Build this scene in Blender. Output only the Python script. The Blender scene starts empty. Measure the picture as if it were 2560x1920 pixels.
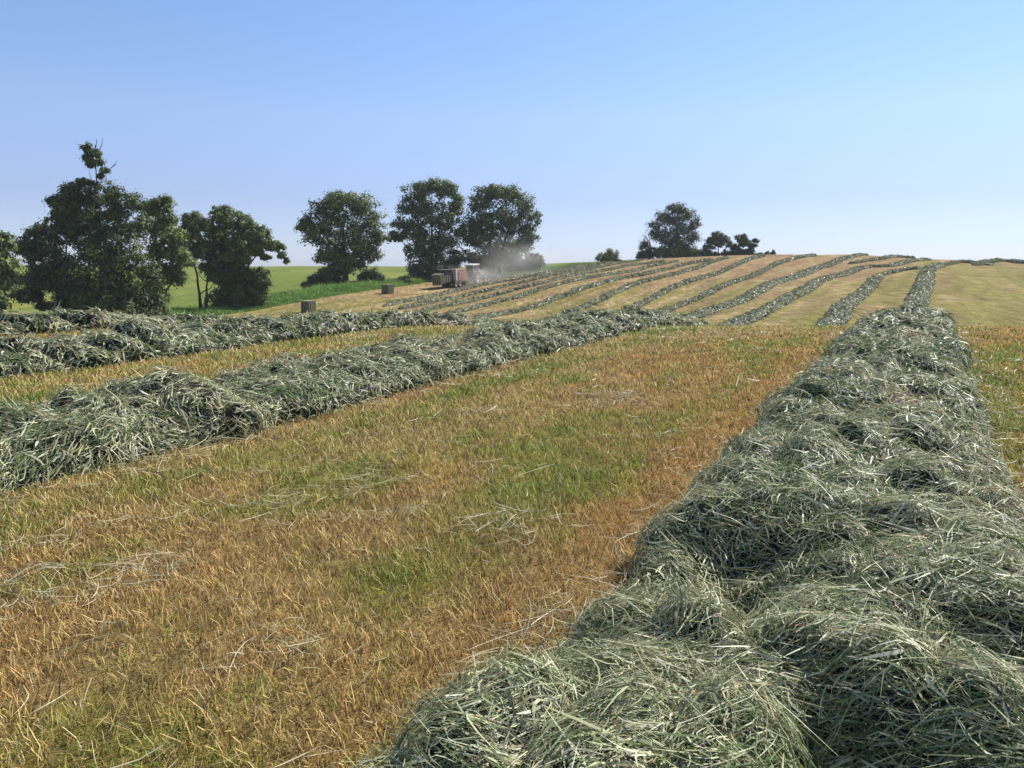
import bpy, math
import numpy as np
from mathutils import Vector, Matrix

R = math.radians
scene = bpy.context.scene
COL = scene.collection
rng = np.random.default_rng(7)

# ------------------------------------------------------------------ camera
F = 1920.0
TH = math.atan(320 / F)
CAMZ = 1.5
cam = bpy.data.cameras.new("camera")
cam.sensor_fit = 'HORIZONTAL'
cam.angle = 2 * math.atan(1280 / F)
cam.clip_start = 0.05
cam.clip_end = 5000
camo = bpy.data.objects.new("camera", cam)
COL.objects.link(camo)
camo.location = (0, 0, CAMZ)
camo.rotation_euler = (math.pi / 2 - TH, 0, 0)
scene.camera = camo


def slopes(px, py):
    """X/Y and Z/Y of the sight line through a photograph pixel"""
    xc = (np.asarray(px, float) - 1280) / F
    yc = (960 - np.asarray(py, float)) / F
    d = math.cos(TH) + yc * math.sin(TH)
    return xc / d, (-math.sin(TH) + yc * math.cos(TH)) / d


def pt(px, py, Y):
    a, b = slopes(px, py)
    return np.array([a * Y, Y, CAMZ + b * Y])


# ------------------------------------------------------------------ noise
_perm = np.random.default_rng(3).permutation(1024).astype(np.int64)
_val = np.random.default_rng(4).uniform(-1, 1, 1024)


def noise(x, y, z=0.0, seed=0):
    x, y, z = np.broadcast_arrays(np.asarray(x, float), np.asarray(y, float), np.asarray(z, float))
    xi, yi, zi = np.floor(x).astype(np.int64), np.floor(y).astype(np.int64), np.floor(z).astype(np.int64)
    fx, fy, fz = x - xi, y - yi, z - zi
    ux, uy, uz = (f * f * f * (f * (f * 6 - 15) + 10) for f in (fx, fy, fz))

    def h(i, j, k):
        return _val[_perm[(_perm[(_perm[(xi + i + seed * 17) & 1023] + yi + j) & 1023] + zi + k) & 1023]]
    r = 0
    for i in (0, 1):
        for j in (0, 1):
            for k in (0, 1):
                w = (ux if i else 1 - ux) * (uy if j else 1 - uy) * (uz if k else 1 - uz)
                r = r + w * h(i, j, k)
    return r


def fbm(x, y, z=0.0, oct=3, seed=0):
    r, a, f = 0, 1.0, 1.0
    for o in range(oct):
        r = r + a * noise(np.asarray(x) * f, np.asarray(y) * f, np.asarray(z) * f, seed + o)
        a *= .5
        f *= 2.03
    return r


def sstep(a, b, x):
    t = np.clip((x - a) / (b - a), 0, 1)
    return t * t * (3 - 2 * t)


def mix(a, b, t):
    t = np.asarray(t)[..., None]
    return np.asarray(a) * (1 - t) + np.asarray(b) * t


# ------------------------------------------------------------------ terrain
def pchip(x, y, q):
    x, y = np.asarray(x, float), np.asarray(y, float)
    h = np.diff(x)
    d = np.diff(y) / h
    m = np.zeros_like(y)
    m[0], m[-1] = d[0], d[-1]
    for i in range(1, len(x) - 1):
        if d[i - 1] * d[i] > 0:
            w1, w2 = 2 * h[i] + h[i - 1], h[i] + 2 * h[i - 1]
            m[i] = (w1 + w2) / (w1 / d[i - 1] + w2 / d[i])
    q = np.clip(q, x[0], x[-1])
    i = np.clip(np.searchsorted(x, q) - 1, 0, len(h) - 1)
    t = (q - x[i]) / h[i]
    return ((2 * t**3 - 3 * t**2 + 1) * y[i] + (t**3 - 2 * t**2 + t) * h[i] * m[i]
            + (-2 * t**3 + 3 * t**2) * y[i + 1] + (t**3 - t**2) * h[i] * m[i + 1])


COLS = {
    -250: [(78, 806), (92, 775), (115, 738), (150, 705), (200, 671), (232, 663), (300, 668), (500, 690)],
    300: [(81, 804), (110, 758), (150, 705), (200, 673), (225, 665), (300, 668), (500, 690)],
    620: [(76, 806), (87, 785), (95, 769), (110, 745), (150, 703), (200, 674), (225, 667), (300, 669), (500, 690)],
    870: [(76, 800), (88, 768), (100, 740), (115, 713), (150, 690), (200, 671), (230, 666), (300, 669), (500, 690)],
    1140: [(70, 802), (78, 786), (85.5, 770), (95.5, 752), (107, 730), (116, 716), (130, 699), (160, 680), (205, 668), (300, 672), (500, 690)],
    1400: [(66, 805), (76, 788), (88, 748), (101, 711), (114, 695), (126, 685), (139, 677), (152, 670), (185, 659), (300, 664), (500, 690)],
    1650: [(60, 800), (72, 775), (86, 740), (105, 696), (122, 677), (139, 662), (159, 652), (174, 647), (230, 652), (500, 690)],
    1900: [(54, 801), (60, 785), (73, 750), (86, 720), (100, 697), (111, 681), (125, 660), (138, 644), (152, 637), (200, 640), (500, 700)],
    2100: [(53, 802), (57, 775), (75, 738), (92, 708), (109, 688), (125, 668), (143, 645), (155, 637), (200, 642), (500, 700)],
    2320: [(51, 804), (55, 775), (64, 745), (80, 702), (92, 682), (101, 671), (110, 667), (120, 664), (140, 652), (152, 649), (200, 655), (500, 700)],
    2560: [(50, 802), (55, 778), (64, 748), (80, 706), (92, 684), (101, 672), (110, 669), (120, 666), (140, 658), (152, 656), (200, 662), (500, 700)],
    2950: [(50, 804), (64, 755), (80, 715), (101, 682), (120, 674), (140, 668), (152, 666), (200, 672), (500, 700)],
}
YG = np.concatenate([np.arange(0, 40, .5), np.arange(40, 200, 1.0), np.arange(200, 520, 5.0)])
UG, ZG = [], []
for px, lst in sorted(COLS.items()):
    xs, zs = [0, 13, 15.5, 19, 28, 40], [0, 0, -.015, -.3, -1.9, -3.25]
    if lst[0][0] > 64:
        xs.append(55); zs.append(-4.3)
    for (Y, py) in lst:
        xs.append(Y); zs.append(pt(px, py, Y)[2])
    ZG.append(pchip(xs, zs, YG))
    UG.append(slopes(px, 720)[0])
UG, ZG = np.array(UG), np.array(ZG)
UF = np.linspace(UG[0], UG[-1], 240)
# smooth interpolation over the columns
ZF = np.empty((240, len(YG)))
for j in range(len(YG)):
    ZF[:, j] = pchip(UG, ZG[:, j], UF)


def ground(X, Y):
    X, Y = np.asarray(X, float), np.asarray(Y, float)
    u = np.clip(X / np.maximum(Y, 8), UF[0], UF[-1])
    fu = np.clip((u - UF[0]) / (UF[1] - UF[0]), 0, 238.999)
    i = fu.astype(int); fu = fu - i
    yy = np.clip(Y, 0, 514)
    j = np.clip(np.searchsorted(YG, yy, side='right') - 1, 0, len(YG) - 2)
    fy = (yy - YG[j]) / (YG[j + 1] - YG[j])
    z = (ZF[i, j] * (1 - fu) + ZF[i + 1, j] * fu) * (1 - fy) + (ZF[i, j + 1] * (1 - fu) + ZF[i + 1, j + 1] * fu) * fy
    z = z + .012 * fbm(X * 1.3, Y * 1.3, 0, 2, 5) * sstep(0, 1, Y + 6)
    z = z + .10 * noise(X * .13, Y * .13, 0, 9) * sstep(35, 70, Y)
    return z


def hit(px, py, y0=32):
    """where the sight line of a photograph pixel meets the hill beyond the near crest"""
    a, b = slopes(px, py)
    Y = np.arange(y0, 260, .2)
    gap = ground(a * Y, Y) - (CAMZ + b * Y)
    k = np.nonzero(gap >= 0)[0]
    i = k[0] if len(k) else int(np.argmax(gap[:900]))
    return np.array([a * Y[i], Y[i]])


# row direction and its right-hand normal
PHI = math.atan(slopes(2299, 640)[0])
D2 = np.array([math.sin(PHI), math.cos(PHI)])
N2 = np.array([math.cos(PHI), -math.sin(PHI)])


# ------------------------------------------------------------------ mesh helpers
def make_mesh(name, V, quads, col=None, mat=None, parent=None, smooth=False, tris=None):
    me = bpy.data.meshes.new(name)
    V = np.ascontiguousarray(V, np.float32).reshape(-1, 3)
    quads = np.asarray(quads, np.int32).reshape(-1, 4)
    tris = np.zeros((0, 3), np.int32) if tris is None else np.asarray(tris, np.int32).reshape(-1, 3)
    nq, nt = len(quads), len(tris)
    me.vertices.add(len(V))
    me.vertices.foreach_set("co", V.ravel())
    me.loops.add(nq * 4 + nt * 3)
    me.loops.foreach_set("vertex_index", np.concatenate([quads.ravel(), tris.ravel()]))
    me.polygons.add(nq + nt)
    st = np.concatenate([np.arange(nq) * 4, nq * 4 + np.arange(nt) * 3]).astype(np.int32)
    me.polygons.foreach_set("loop_start", st)
    me.polygons.foreach_set("use_smooth", np.full(nq + nt, smooth, bool))
    me.update(calc_edges=True)
    me.validate()
    if col is not None:
        at = me.color_attributes.new("Col", 'FLOAT_COLOR', 'POINT')
        c = np.ones((len(V), 4), np.float32)
        c[:, :3] = col
        at.data.foreach_set("color", c.ravel())
    if mat:
        me.materials.append(mat)
    o = bpy.data.objects.new(name, me)
    COL.objects.link(o)
    if parent:
        o.parent = parent
    return o


def tag(o, label=None, cat=None, group=None, kind=None):
    if label: o["label"] = label
    if cat: o["category"] = cat
    if group: o["group"] = group
    if kind: o["kind"] = kind
    return o


def empty(name, loc, rz=0.0):
    o = bpy.data.objects.new(name, None)
    o.empty_display_size = .5
    COL.objects.link(o)
    o.location = loc
    o.rotation_euler = (0, 0, rz)
    return o


def norm(v):
    return v / np.maximum(np.linalg.norm(v, axis=-1, keepdims=True), 1e-9)


def ribbons(P0, dr, ln, wd, bend, side, nseg, col, rooted=False, tip=.25, colroot=None):
    """curved flat blades: P0 (N,3) start (rooted) or middle; returns V, Q, C"""
    N = len(P0)
    t = np.linspace(0, 1, nseg + 1)[None, :, None]
    ln, wd = np.asarray(ln)[:, None, None], np.asarray(wd)[:, None, None]
    if rooted:
        c = P0[:, None] + dr[:, None] * ln * t + bend[:, None] * ln * t * t
        w = wd * (1 - (1 - tip) * t ** 1.5)
    else:
        c = P0[:, None] + dr[:, None] * ln * (t - .5) - bend[:, None] * ln * (2 * t - 1) ** 2
        w = wd * (1 - (1 - tip) * np.abs(2 * t - 1) ** 3)
    V = np.stack([c - side[:, None] * w * .5, c + side[:, None] * w * .5], 2)  # N,S,2,3
    base = (np.arange(N) * (nseg + 1) * 2)[:, None] + (np.arange(nseg) * 2)[None]
    Q = np.stack([base, base + 1, base + 3, base + 2], -1).reshape(-1, 4)
    if colroot is None:
        C = np.repeat(col, (nseg + 1) * 2, 0)
    else:
        C = (colroot[:, None] * (1 - t) + col[:, None] * t)
        C = np.repeat(C, 2, 1).reshape(-1, 3)
    return V.reshape(-1, 3), Q, C


def join(parts):
    V, Q, C, n = [], [], [], 0
    for v, q, c in parts:
        V.append(v); Q.append(q + n); C.append(c); n += len(v)
    return np.concatenate(V), np.concatenate(Q), np.concatenate(C)


def tube(path, rad, k=7):
    path, rad = np.asarray(path, float), np.asarray(rad, float)
    T = norm(np.gradient(path, axis=0))
    ref = np.array([.31, .95, .05])
    A = norm(np.cross(T, ref)); B = np.cross(T, A)
    an = np.arange(k) * 2 * math.pi / k
    V = path[:, None] + rad[:, None, None] * (A[:, None] * np.cos(an)[None, :, None] + B[:, None] * np.sin(an)[None, :, None])
    n = len(path)
    i, j = np.meshgrid(np.arange(n - 1), np.arange(k), indexing='ij')
    Q = np.stack([i * k + j, i * k + (j + 1) % k, (i + 1) * k + (j + 1) % k, (i + 1) * k + j], -1).reshape(-1, 4)
    return V.reshape(-1, 3), Q


def tubes(lst):
    V, Q, n = [], [], 0
    for p, r, k in lst:
        v, q = tube(p, r, k)
        V.append(v); Q.append(q + n); n += len(v)
    return np.concatenate(V), np.concatenate(Q)


def curve_pts(a, b, sag, n=7, wob=0.0):
    a, b = np.asarray(a, float), np.asarray(b, float)
    t = np.linspace(0, 1, n)[:, None]
    p = a * (1 - t) + b * t + np.asarray(sag) * (4 * t * (1 - t))
    if wob:
        w = rng.normal(0, wob, (n, 3)); w[0] = 0; w[-1] = 0
        p = p + w
    return p


# ------------------------------------------------------------------ materials
def nodes(name):
    m = bpy.data.materials.new(name)
    m.use_nodes = True
    nt = m.node_tree
    nt.nodes.clear()
    out = nt.nodes.new("ShaderNodeOutputMaterial")
    return m, nt, out


def mat_blade(name, rough=.5, spec=.3, trans=.25, var=.0, gain=1.0):
    m, nt, out = nodes(name)
    at = nt.nodes.new("ShaderNodeAttribute"); at.attribute_name = "Col"
    p = nt.nodes.new("ShaderNodeBsdfPrincipled")
    p.inputs["Roughness"].default_value = rough
    p.inputs["Specular IOR Level"].default_value = spec
    colour = at.outputs["Color"]
    if var:
        tc = nt.nodes.new("ShaderNodeTexCoord")
        nz = nt.nodes.new("ShaderNodeTexNoise"); nz.inputs["Scale"].default_value = 30
        nt.links.new(tc.outputs["Object"], nz.inputs["Vector"])
        mr = nt.nodes.new("ShaderNodeMapRange")
        mr.inputs[1].default_value = .3; mr.inputs[2].default_value = .7
        mr.inputs[3].default_value = 1 - var; mr.inputs[4].default_value = 1 + var
        nt.links.new(nz.outputs["Fac"], mr.inputs[0])
        vm = nt.nodes.new("ShaderNodeVectorMath"); vm.operation = 'SCALE'
        nt.links.new(colour, vm.inputs[0]); nt.links.new(mr.outputs[0], vm.inputs[3])
        colour = vm.outputs[0]
    nt.links.new(colour, p.inputs["Base Color"])
    tr = nt.nodes.new("ShaderNodeBsdfTranslucent")
    nt.links.new(colour, tr.inputs["Color"])
    mx = nt.nodes.new("ShaderNodeMixShader"); mx.inputs[0].default_value = trans
    nt.links.new(p.outputs[0], mx.inputs[1]); nt.links.new(tr.outputs[0], mx.inputs[2])
    nt.links.new(mx.outputs[0], out.inputs[0])
    return m


def mat_ground(name, s1, s2, amp, bump, bscale):
    m, nt, out = nodes(name)
    at = nt.nodes.new("ShaderNodeAttribute"); at.attribute_name = "Col"
    tc = nt.nodes.new("ShaderNodeTexCoord")
    mp = nt.nodes.new("ShaderNodeMapping")
    mp.inputs["Rotation"].default_value = (0, 0, PHI)
    mp.inputs["Scale"].default_value = (1, .22, 1)
    nt.links.new(tc.outputs["Object"], mp.inputs["Vector"])
    val = None
    for s in (s1, s2):
        nz = nt.nodes.new("ShaderNodeTexNoise")
        nz.inputs["Scale"].default_value = s; nz.inputs["Detail"].default_value = 5; nz.inputs["Roughness"].default_value = .7
        nt.links.new(mp.outputs[0], nz.inputs["Vector"])
        mr = nt.nodes.new("ShaderNodeMapRange")
        mr.inputs[1].default_value = .3; mr.inputs[2].default_value = .7
        mr.inputs[3].default_value = 1 - amp; mr.inputs[4].default_value = 1 + amp
        nt.links.new(nz.outputs["Fac"], mr.inputs[0])
        if val is None:
            val = mr.outputs[0]
        else:
            mm = nt.nodes.new("ShaderNodeMath"); mm.operation = 'MULTIPLY'
            nt.links.new(val, mm.inputs[0]); nt.links.new(mr.outputs[0], mm.inputs[1]); val = mm.outputs[0]
    vm = nt.nodes.new("ShaderNodeVectorMath"); vm.operation = 'SCALE'
    nt.links.new(at.outputs["Color"], vm.inputs[0]); nt.links.new(val, vm.inputs[3])
    p = nt.nodes.new("ShaderNodeBsdfPrincipled")
    p.inputs["Roughness"].default_value = .95; p.inputs["Specular IOR Level"].default_value = .05
    nt.links.new(vm.outputs[0], p.inputs["Base Color"])
    nb = nt.nodes.new("ShaderNodeTexNoise"); nb.inputs["Scale"].default_value = bscale; nb.inputs["Detail"].default_value = 6; nb.inputs["Roughness"].default_value = .75
    nt.links.new(tc.outputs["Object"], nb.inputs["Vector"])
    bp = nt.nodes.new("ShaderNodeBump"); bp.inputs["Strength"].default_value = 1.0; bp.inputs["Distance"].default_value = bump
    nt.links.new(nb.outputs["Fac"], bp.inputs["Height"])
    nt.links.new(bp.outputs[0], p.inputs["Normal"])
    nt.links.new(p.outputs[0], out.inputs[0])
    return m


def mat_solid(name, col, rough=.5, metal=0.0, dust=.15, bump=0.0, bscale=8.0, spec=.4):
    m, nt, out = nodes(name)
    tc = nt.nodes.new("ShaderNodeTexCoord")
    nz = nt.nodes.new("ShaderNodeTexNoise"); nz.inputs["Scale"].default_value = bscale; nz.inputs["Detail"].default_value = 5
    nt.links.new(tc.outputs["Object"], nz.inputs["Vector"])
    rp = nt.nodes.new("ShaderNodeMapRange")
    rp.inputs[1].default_value = .35; rp.inputs[2].default_value = .75; rp.inputs[3].default_value = 0; rp.inputs[4].default_value = dust * 2
    nt.links.new(nz.outputs["Fac"], rp.inputs[0])
    mx = nt.nodes.new("ShaderNodeMix"); mx.data_type = 'RGBA'
    mx.inputs[6].default_value = (*col, 1); mx.inputs[7].default_value = (.36, .31, .23, 1)
    nt.links.new(rp.outputs[0], mx.inputs[0])
    p = nt.nodes.new("ShaderNodeBsdfPrincipled")
    p.inputs["Roughness"].default_value = rough; p.inputs["Metallic"].default_value = metal
    p.inputs["Specular IOR Level"].default_value = spec
    nt.links.new(mx.outputs[2], p.inputs["Base Color"])
    if bump:
        b = nt.nodes.new("ShaderNodeBump"); b.inputs["Distance"].default_value = bump
        nt.links.new(nz.outputs["Fac"], b.inputs["Height"]); nt.links.new(b.outputs[0], p.inputs["Normal"])
    nt.links.new(p.outputs[0], out.inputs[0])
    return m


M_HAY = mat_blade("cut_hay", rough=.45, spec=.26, trans=.22)
M_STUB = mat_blade("stubble_blades", rough=.55, spec=.3, trans=.25)
M_GRASS = mat_blade("green_grass_blades", rough=.5, spec=.25, trans=.3)
M_LEAF = mat_blade("leaves", rough=.5, spec=.25, trans=.30)
M_FIELD = mat_ground("field_soil_and_thatch", 2.2, 14.0, .50, .06, 12.0)
M_PAST = mat_ground("pasture_turf", .8, 7.0, .22, .06, 7.0)
M_BARK = mat_solid("bark", (.075, .06, .048), .9, 0, .05, .05, 6.0, .1)
M_DEAD = mat_solid("dead_wood", (.30, .28, .26), .9, 0, .05, .02, 6.0, .1)

# ------------------------------------------------------------------ field colours
ORANGE = np.array([.46, .285, .10]); TAN = np.array([.46, .36, .155]); OLIVE = np.array([.295, .27, .065])
GREEN = np.array([.15, .205, .04]); PINK = np.array([.37, .235, .115]); RUST = np.array([.25, .105, .04])


def field_mix(X, Y):
    """greenness 0..1 and redness 0..1 of the mown sward at a place"""
    n = X * N2[0] + Y * N2[1]
    s = X * D2[0] + Y * D2[1]
    near = 1 - sstep(22, 48, Y)
    g = .54 + .32 * fbm(n * .6, s * .25, 0, 4, 21) + .28 * fbm(n * 2.3, s * 1.5, 0, 3, 31)
    # a green flush in the middle of the near strip, straw beside the rows
    g = g + near * (.62 * np.exp(-((X - .50) / .75) ** 2 - ((Y - 5.5) / 1.5) ** 2)
                    + .42 * np.exp(-((X + .15) / .55) ** 2 - ((Y - 3.6) / .8) ** 2)
                    + .30 * np.exp(-((X + .35) / .5) ** 2 - ((Y - 2.2) / .5) ** 2)
                    - .30 * np.exp(-((X + 1.6) / .9) ** 2 - ((Y - 3.6) / 1.0) ** 2)
                    - .40 * np.exp(-((n + 1.40) / .26) ** 2)
                    - .30 * np.exp(-((n + 3.0) / .45) ** 2 - ((s - 4) / 6) ** 2)
                    + .12 * sstep(.5, 1.1, n) + .25 * np.exp(-((n + 4.3) / .35) ** 2)
                    - .15)
    far = 1 - near
    u = X / np.maximum(Y, 8)
    ph = np.mod(n + .3, 5.2) / 5.2
    g = g + far * (.26 * sstep(.40, .56, u) * (1 - sstep(104, 118, Y)) - .38 * sstep(85, 120, Y) * (1 - sstep(.46, .52, u))
                   - .25 * np.exp(-((ph - .52) / .12) ** 2) + .16 * np.exp(-((ph - .12) / .10) ** 2) - .07)
    g = np.where(far > .5, np.minimum(g, .56), g)
    r = .5 + .6 * fbm(n * .4 + 7, s * .18, 0, 3, 41) + far * .35 * sstep(90, 125, Y)
    return np.clip(g, 0, 1), np.clip(r, 0, 1)


def field_colour(X, Y):
    g, r = field_mix(X, Y)
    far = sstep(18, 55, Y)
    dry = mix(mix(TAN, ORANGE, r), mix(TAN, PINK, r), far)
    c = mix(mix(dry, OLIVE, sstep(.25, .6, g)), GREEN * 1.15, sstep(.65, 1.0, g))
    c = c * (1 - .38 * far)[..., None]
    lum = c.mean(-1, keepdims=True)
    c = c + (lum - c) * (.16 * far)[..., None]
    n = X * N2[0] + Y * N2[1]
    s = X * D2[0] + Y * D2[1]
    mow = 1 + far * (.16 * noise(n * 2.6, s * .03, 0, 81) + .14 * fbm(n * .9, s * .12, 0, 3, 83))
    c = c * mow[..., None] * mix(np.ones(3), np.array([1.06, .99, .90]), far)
    return c


# ------------------------------------------------------------------ ground sheet
def graded(segs):
    o = []
    for a, b, st in segs:
        o.append(np.arange(a, b - 1e-6, st))
    return np.concatenate(o)


xs = np.concatenate([-np.geomspace(700, 135, 22)[:-1], graded([(-135, -16, .9), (-16, 16, .16), (16, 130, .9)]), np.geomspace(130, 700, 24)])
ys = np.concatenate([graded([(-40, -4, 2.0), (-4, 21, .14), (21, 50, .6), (50, 185, .65)]), np.geomspace(185, 900, 60)])
GX, GY = np.meshgrid(xs, ys, indexing='ij')
GZ = ground(GX, GY)
GZ = np.where(GY > 500, GZ - (GY - 500) * .05, GZ)

HEDGE_PX = [(400, 792), (490, 774), (620, 766), (740, 738), (870, 718), (960, 712), (1060, 703), (1150, 694), (1300, 682), (1400, 668)]
HEDGE = np.array([hit(*p) for p in HEDGE_PX] + [pt(1520, 655, 171)[:2], pt(1700, 647, 176)[:2], pt(1880, 645, 172)[:2], pt(2000, 645, 215)[:2], pt(2200, 645, 420)[:2]])
HEDGE = np.vstack([HEDGE[0] - D2 * 160, HEDGE[0] - D2 * 24, HEDGE])


def left_of_hedge(X, Y):
    """signed: the hedge line's x at this y minus X"""
    o = np.argsort(HEDGE[:, 1])
    return np.interp(Y, HEDGE[o, 1], HEDGE[o, 0]) - X


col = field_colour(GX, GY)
isp = left_of_hedge(GX, GY)
pc = mix(np.array([.130, .165, .030]), np.array([.185, .19, .045]), np.clip(.5 + .6 * fbm(GX * .05, GY * .03, 0, 3, 61), 0, 1))
pc = mix(pc, np.array([.10, .14, .032]), np.clip(.3 + .8 * fbm(GX * .25, GY * .1, 0, 3, 66), 0, .6))
col = np.where((isp > 0)[..., None], pc, col)
nx, ny = GX.shape
idx = np.arange(nx * ny).reshape(nx, ny)
Qall = np.stack([idx[:-1, :-1], idx[1:, :-1], idx[1:, 1:], idx[:-1, 1:]], -1).reshape(-1, 4)
V = np.stack([GX, GY, GZ], -1).reshape(-1, 3)
col = col * (1 - .46 * (1 - sstep(16, 40, GY)))[..., None]   # near soil colour darkened, painting shade into gaps between stubble blades
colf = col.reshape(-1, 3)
cen = V[Qall].mean(1)
pm = left_of_hedge(cen[:, 0], cen[:, 1]) > 0


def sub(name, mask, mat):
    q = Qall[mask]
    u, inv = np.unique(q, return_inverse=True)
    return make_mesh(name, V[u], inv.reshape(-1, 4), colf[u], mat, smooth=True)


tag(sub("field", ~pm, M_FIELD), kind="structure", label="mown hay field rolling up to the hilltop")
tag(sub("pasture", pm, M_PAST), kind="structure", label="bright green pasture beyond the hedgerow trees")


# ------------------------------------------------------------------ windrows
class Windrow:
    def __init__(self, pts, hw, hh, seed):
        p = np.asarray(pts, float)
        for _ in range(3):                              # corner cutting
            q = np.empty((2 * len(p) - 2, 2))
            q[0::2] = p[:-1] * .75 + p[1:] * .25
            q[1::2] = p[:-1] * .25 + p[1:] * .75
            p = np.vstack([p[:1], q[1:-1], p[-1:]])
        d = np.r_[0, np.cumsum(np.linalg.norm(np.diff(p, axis=0), axis=1))]
        self.L = d[-1]
        self.s = np.linspace(0, self.L, max(int(self.L / .4), 8))
        self.p = np.stack([np.interp(self.s, d, p[:, 0]), np.interp(self.s, d, p[:, 1])], 1)
        self.t = norm(np.gradient(self.p, axis=0))
        self.hw, self.hh, self.seed = hw, hh, seed

    def centre(self, s):
        c = np.stack([np.interp(s, self.s, self.p[:, k]) for k in (0, 1)], -1)
        t = norm(np.stack([np.interp(s, self.s, self.t[:, k]) for k in (0, 1)], -1))
        return c, t

    def pos(self, s, f):
        c, t = self.centre(s)
        nrm = np.stack([t[..., 1], -t[..., 0]], -1)
        sd = self.seed
        end = np.sqrt(np.clip(np.minimum(s, self.L - s) / .7, .02, 1))
        sidew = np.sign(np.cos(f))
        fv = 2.2 if sd > 3 else 1.0
        a = self.hw * (1 + fv * .11 * noise(s * .7, sidew * 2 + sd, 0, 1) + .09 * noise(s * 2.3, sidew * 2 + sd, 0, 2)) * (.4 + .6 * end)
        h = self.hh * (1 + fv * .12 * noise(s * .85, sd * 3.1, 0, 3) + .12 * noise(s * 2.1, sd * 1.7, 0, 4)) * end
        sh = .06 * noise(s * .9, sd + 5.5, 0, 6)
        cs, sn = np.cos(f), np.sin(f)
        w = a * cs * (1 + .12 * sn) + sh
        z = h * np.clip(sn, 0, 1) ** .85
        q = np.stack([c[..., 0] + nrm[..., 0] * w, c[..., 1] + nrm[..., 1] * w, z], -1)
        on = norm(np.stack([nrm[..., 0] * cs * h, nrm[..., 1] * cs * h, np.maximum(sn, .05) * a], -1))
        # billows: rounded lumps with creases between them
        sw = self.hw / .95
        l, wv = s, w
        b1 = np.abs(noise(l * 1.25 / sw, wv * 1.15 / sw, z * 1.2, 11 + sd * 3))
        b2 = np.abs(noise(l * 3.1 / sw, wv * 2.9 / sw, z * 3, 14 + sd))
        b3 = fbm(l * 8, wv * 8, z * 8, 2, 17 + sd)
        # folds thrown across the row by the rake: steep towards the row's start
        ph = s / 1.25 + .55 * noise(s * .5, wv * 1.1, 0, 23 + sd) + .22 * cs * (1 if sd % 2 else -1)
        fr = ph - np.floor(ph)
        amp = (.30 if sd == 0 else .55 if sd == 1 else 1.0) * (.5 + .8 * np.clip(noise(np.floor(ph) * 1.7, wv * .9, 0, 29 + sd) + .3, 0, 1))
        fold = (np.minimum(fr / .16, 1) * (1 - sstep(.16, 1.0, fr)) - .45) * amp
        disp = ((.12 if sd < 2 else .18) * (b1 - .30) + .14 * (b2 - .28) + .03 * b3 + .17 * fold) * np.clip(sn * 1.8, .0, 1) * np.minimum(end * 1.2, 1)
        if sd == 0:                                     # two deep hollows torn into the near end of the broad row
            for s0, w0, ls, lw, dp in ((5.35, -.40, .46, .46, .32), (4.15, .30, .30, .30, .24), (7.6, .32, .22, .22, .16), (11.0, .30, .4, .25, .16)):
                e_ = np.where(s > s0, (s - s0) / (ls * .75), (s - s0) / (ls * 1.2))
                disp = disp - dp * np.clip(sn * 2.2 - .5, 0, 1) * np.exp(-np.abs(e_) ** 3 - np.abs((wv - w0) / lw) ** 3)
                disp = disp + .3 * dp * np.exp(-((s - s0 - ls * 1.35) / (ls * .5)) ** 2 - ((wv - w0) / lw) ** 2)
        q = q + on * disp[..., None] * (.5 + .5 * self.hh / .34)
        q[..., 2] = np.maximum(q[..., 2], -.03) + ground(q[..., 0], q[..., 1]) - .05 * (1 - np.clip(sn * 4, 0, 1))
        return q

    def build(self, label, group, cam_d, tint=1.0):
        # ---- core
        step = lambda d: np.clip(d * .010, .035, .30)
        ss = [0.0]
        while ss[-1] < self.L:
            c, _ = self.centre(np.array(ss[-1]))
            ss.append(ss[-1] + float(step(math.hypot(c[0], c[1]))))
        ss = np.minimum(np.array(ss), self.L)
        dmid = math.hypot(*self.centre(np.array(self.L * .3))[0])
        nf = 46 if cam_d < 10 else (30 if cam_d < 30 else 13)
        S, Fi = np.meshgrid(ss, np.linspace(0, math.pi, nf), indexing='ij')
        P = self.pos(S, Fi)
        n, m = S.shape
        ix = np.arange(n * m).reshape(n, m)
        Q = np.stack([ix[:-1, :-1], ix[1:, :-1], ix[1:, 1:], ix[:-1, 1:]], -1).reshape(-1, 4)
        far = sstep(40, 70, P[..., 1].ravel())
        cc = mix(np.array([.022, .024, .014]), np.array([.19, .195, .115]), far)  # near core coloured almost black: painted shade in gaps between strands
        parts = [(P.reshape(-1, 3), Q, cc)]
        # ---- strands
        cells = np.arange(0, self.L, .25)
        c, _ = self.centre(cells + .12)
        d = np.hypot(np.hypot(c[:, 0], c[:, 1]), 1.2)
        den = np.clip(13500 * (2.6 / d) ** 1.5, 125, 13500)
        # what can never be seen from near the camera (down in the dip) is thinned
        hid = (c[:, 1] > 22) & (c[:, 1] < 46)
        u = c[:, 0] / np.maximum(c[:, 1], .5)
        out = (np.abs(u) > 1.0) | (c[:, 1] < .6)
        den = den * np.where(hid, .15, 1) * np.where(out, .12, 1)
        cnt = rng.poisson(den * .25 * 2.5 * self.hw / .95)
        s = np.repeat(cells, cnt) + rng.uniform(0, .25, cnt.sum())
        s = np.clip(s, .01, self.L - .01)
        dd = np.repeat(d, cnt)
        f = np.arccos(rng.uniform(-1, 1, len(s)) ** 1.0 * .995)
        f = np.where(rng.random(len(s)) < .35, rng.uniform(.02, math.pi - .02, len(s)), f)
        e = .03
        p0 = self.pos(s, f)
        ps = norm(self.pos(s + e, f) - p0)
        pf = norm(self.pos(s, f + e) - p0)
        nn = norm(np.cross(ps, pf))
        nn = np.where(nn[:, 2:] < 0, -nn, nn)
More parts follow.
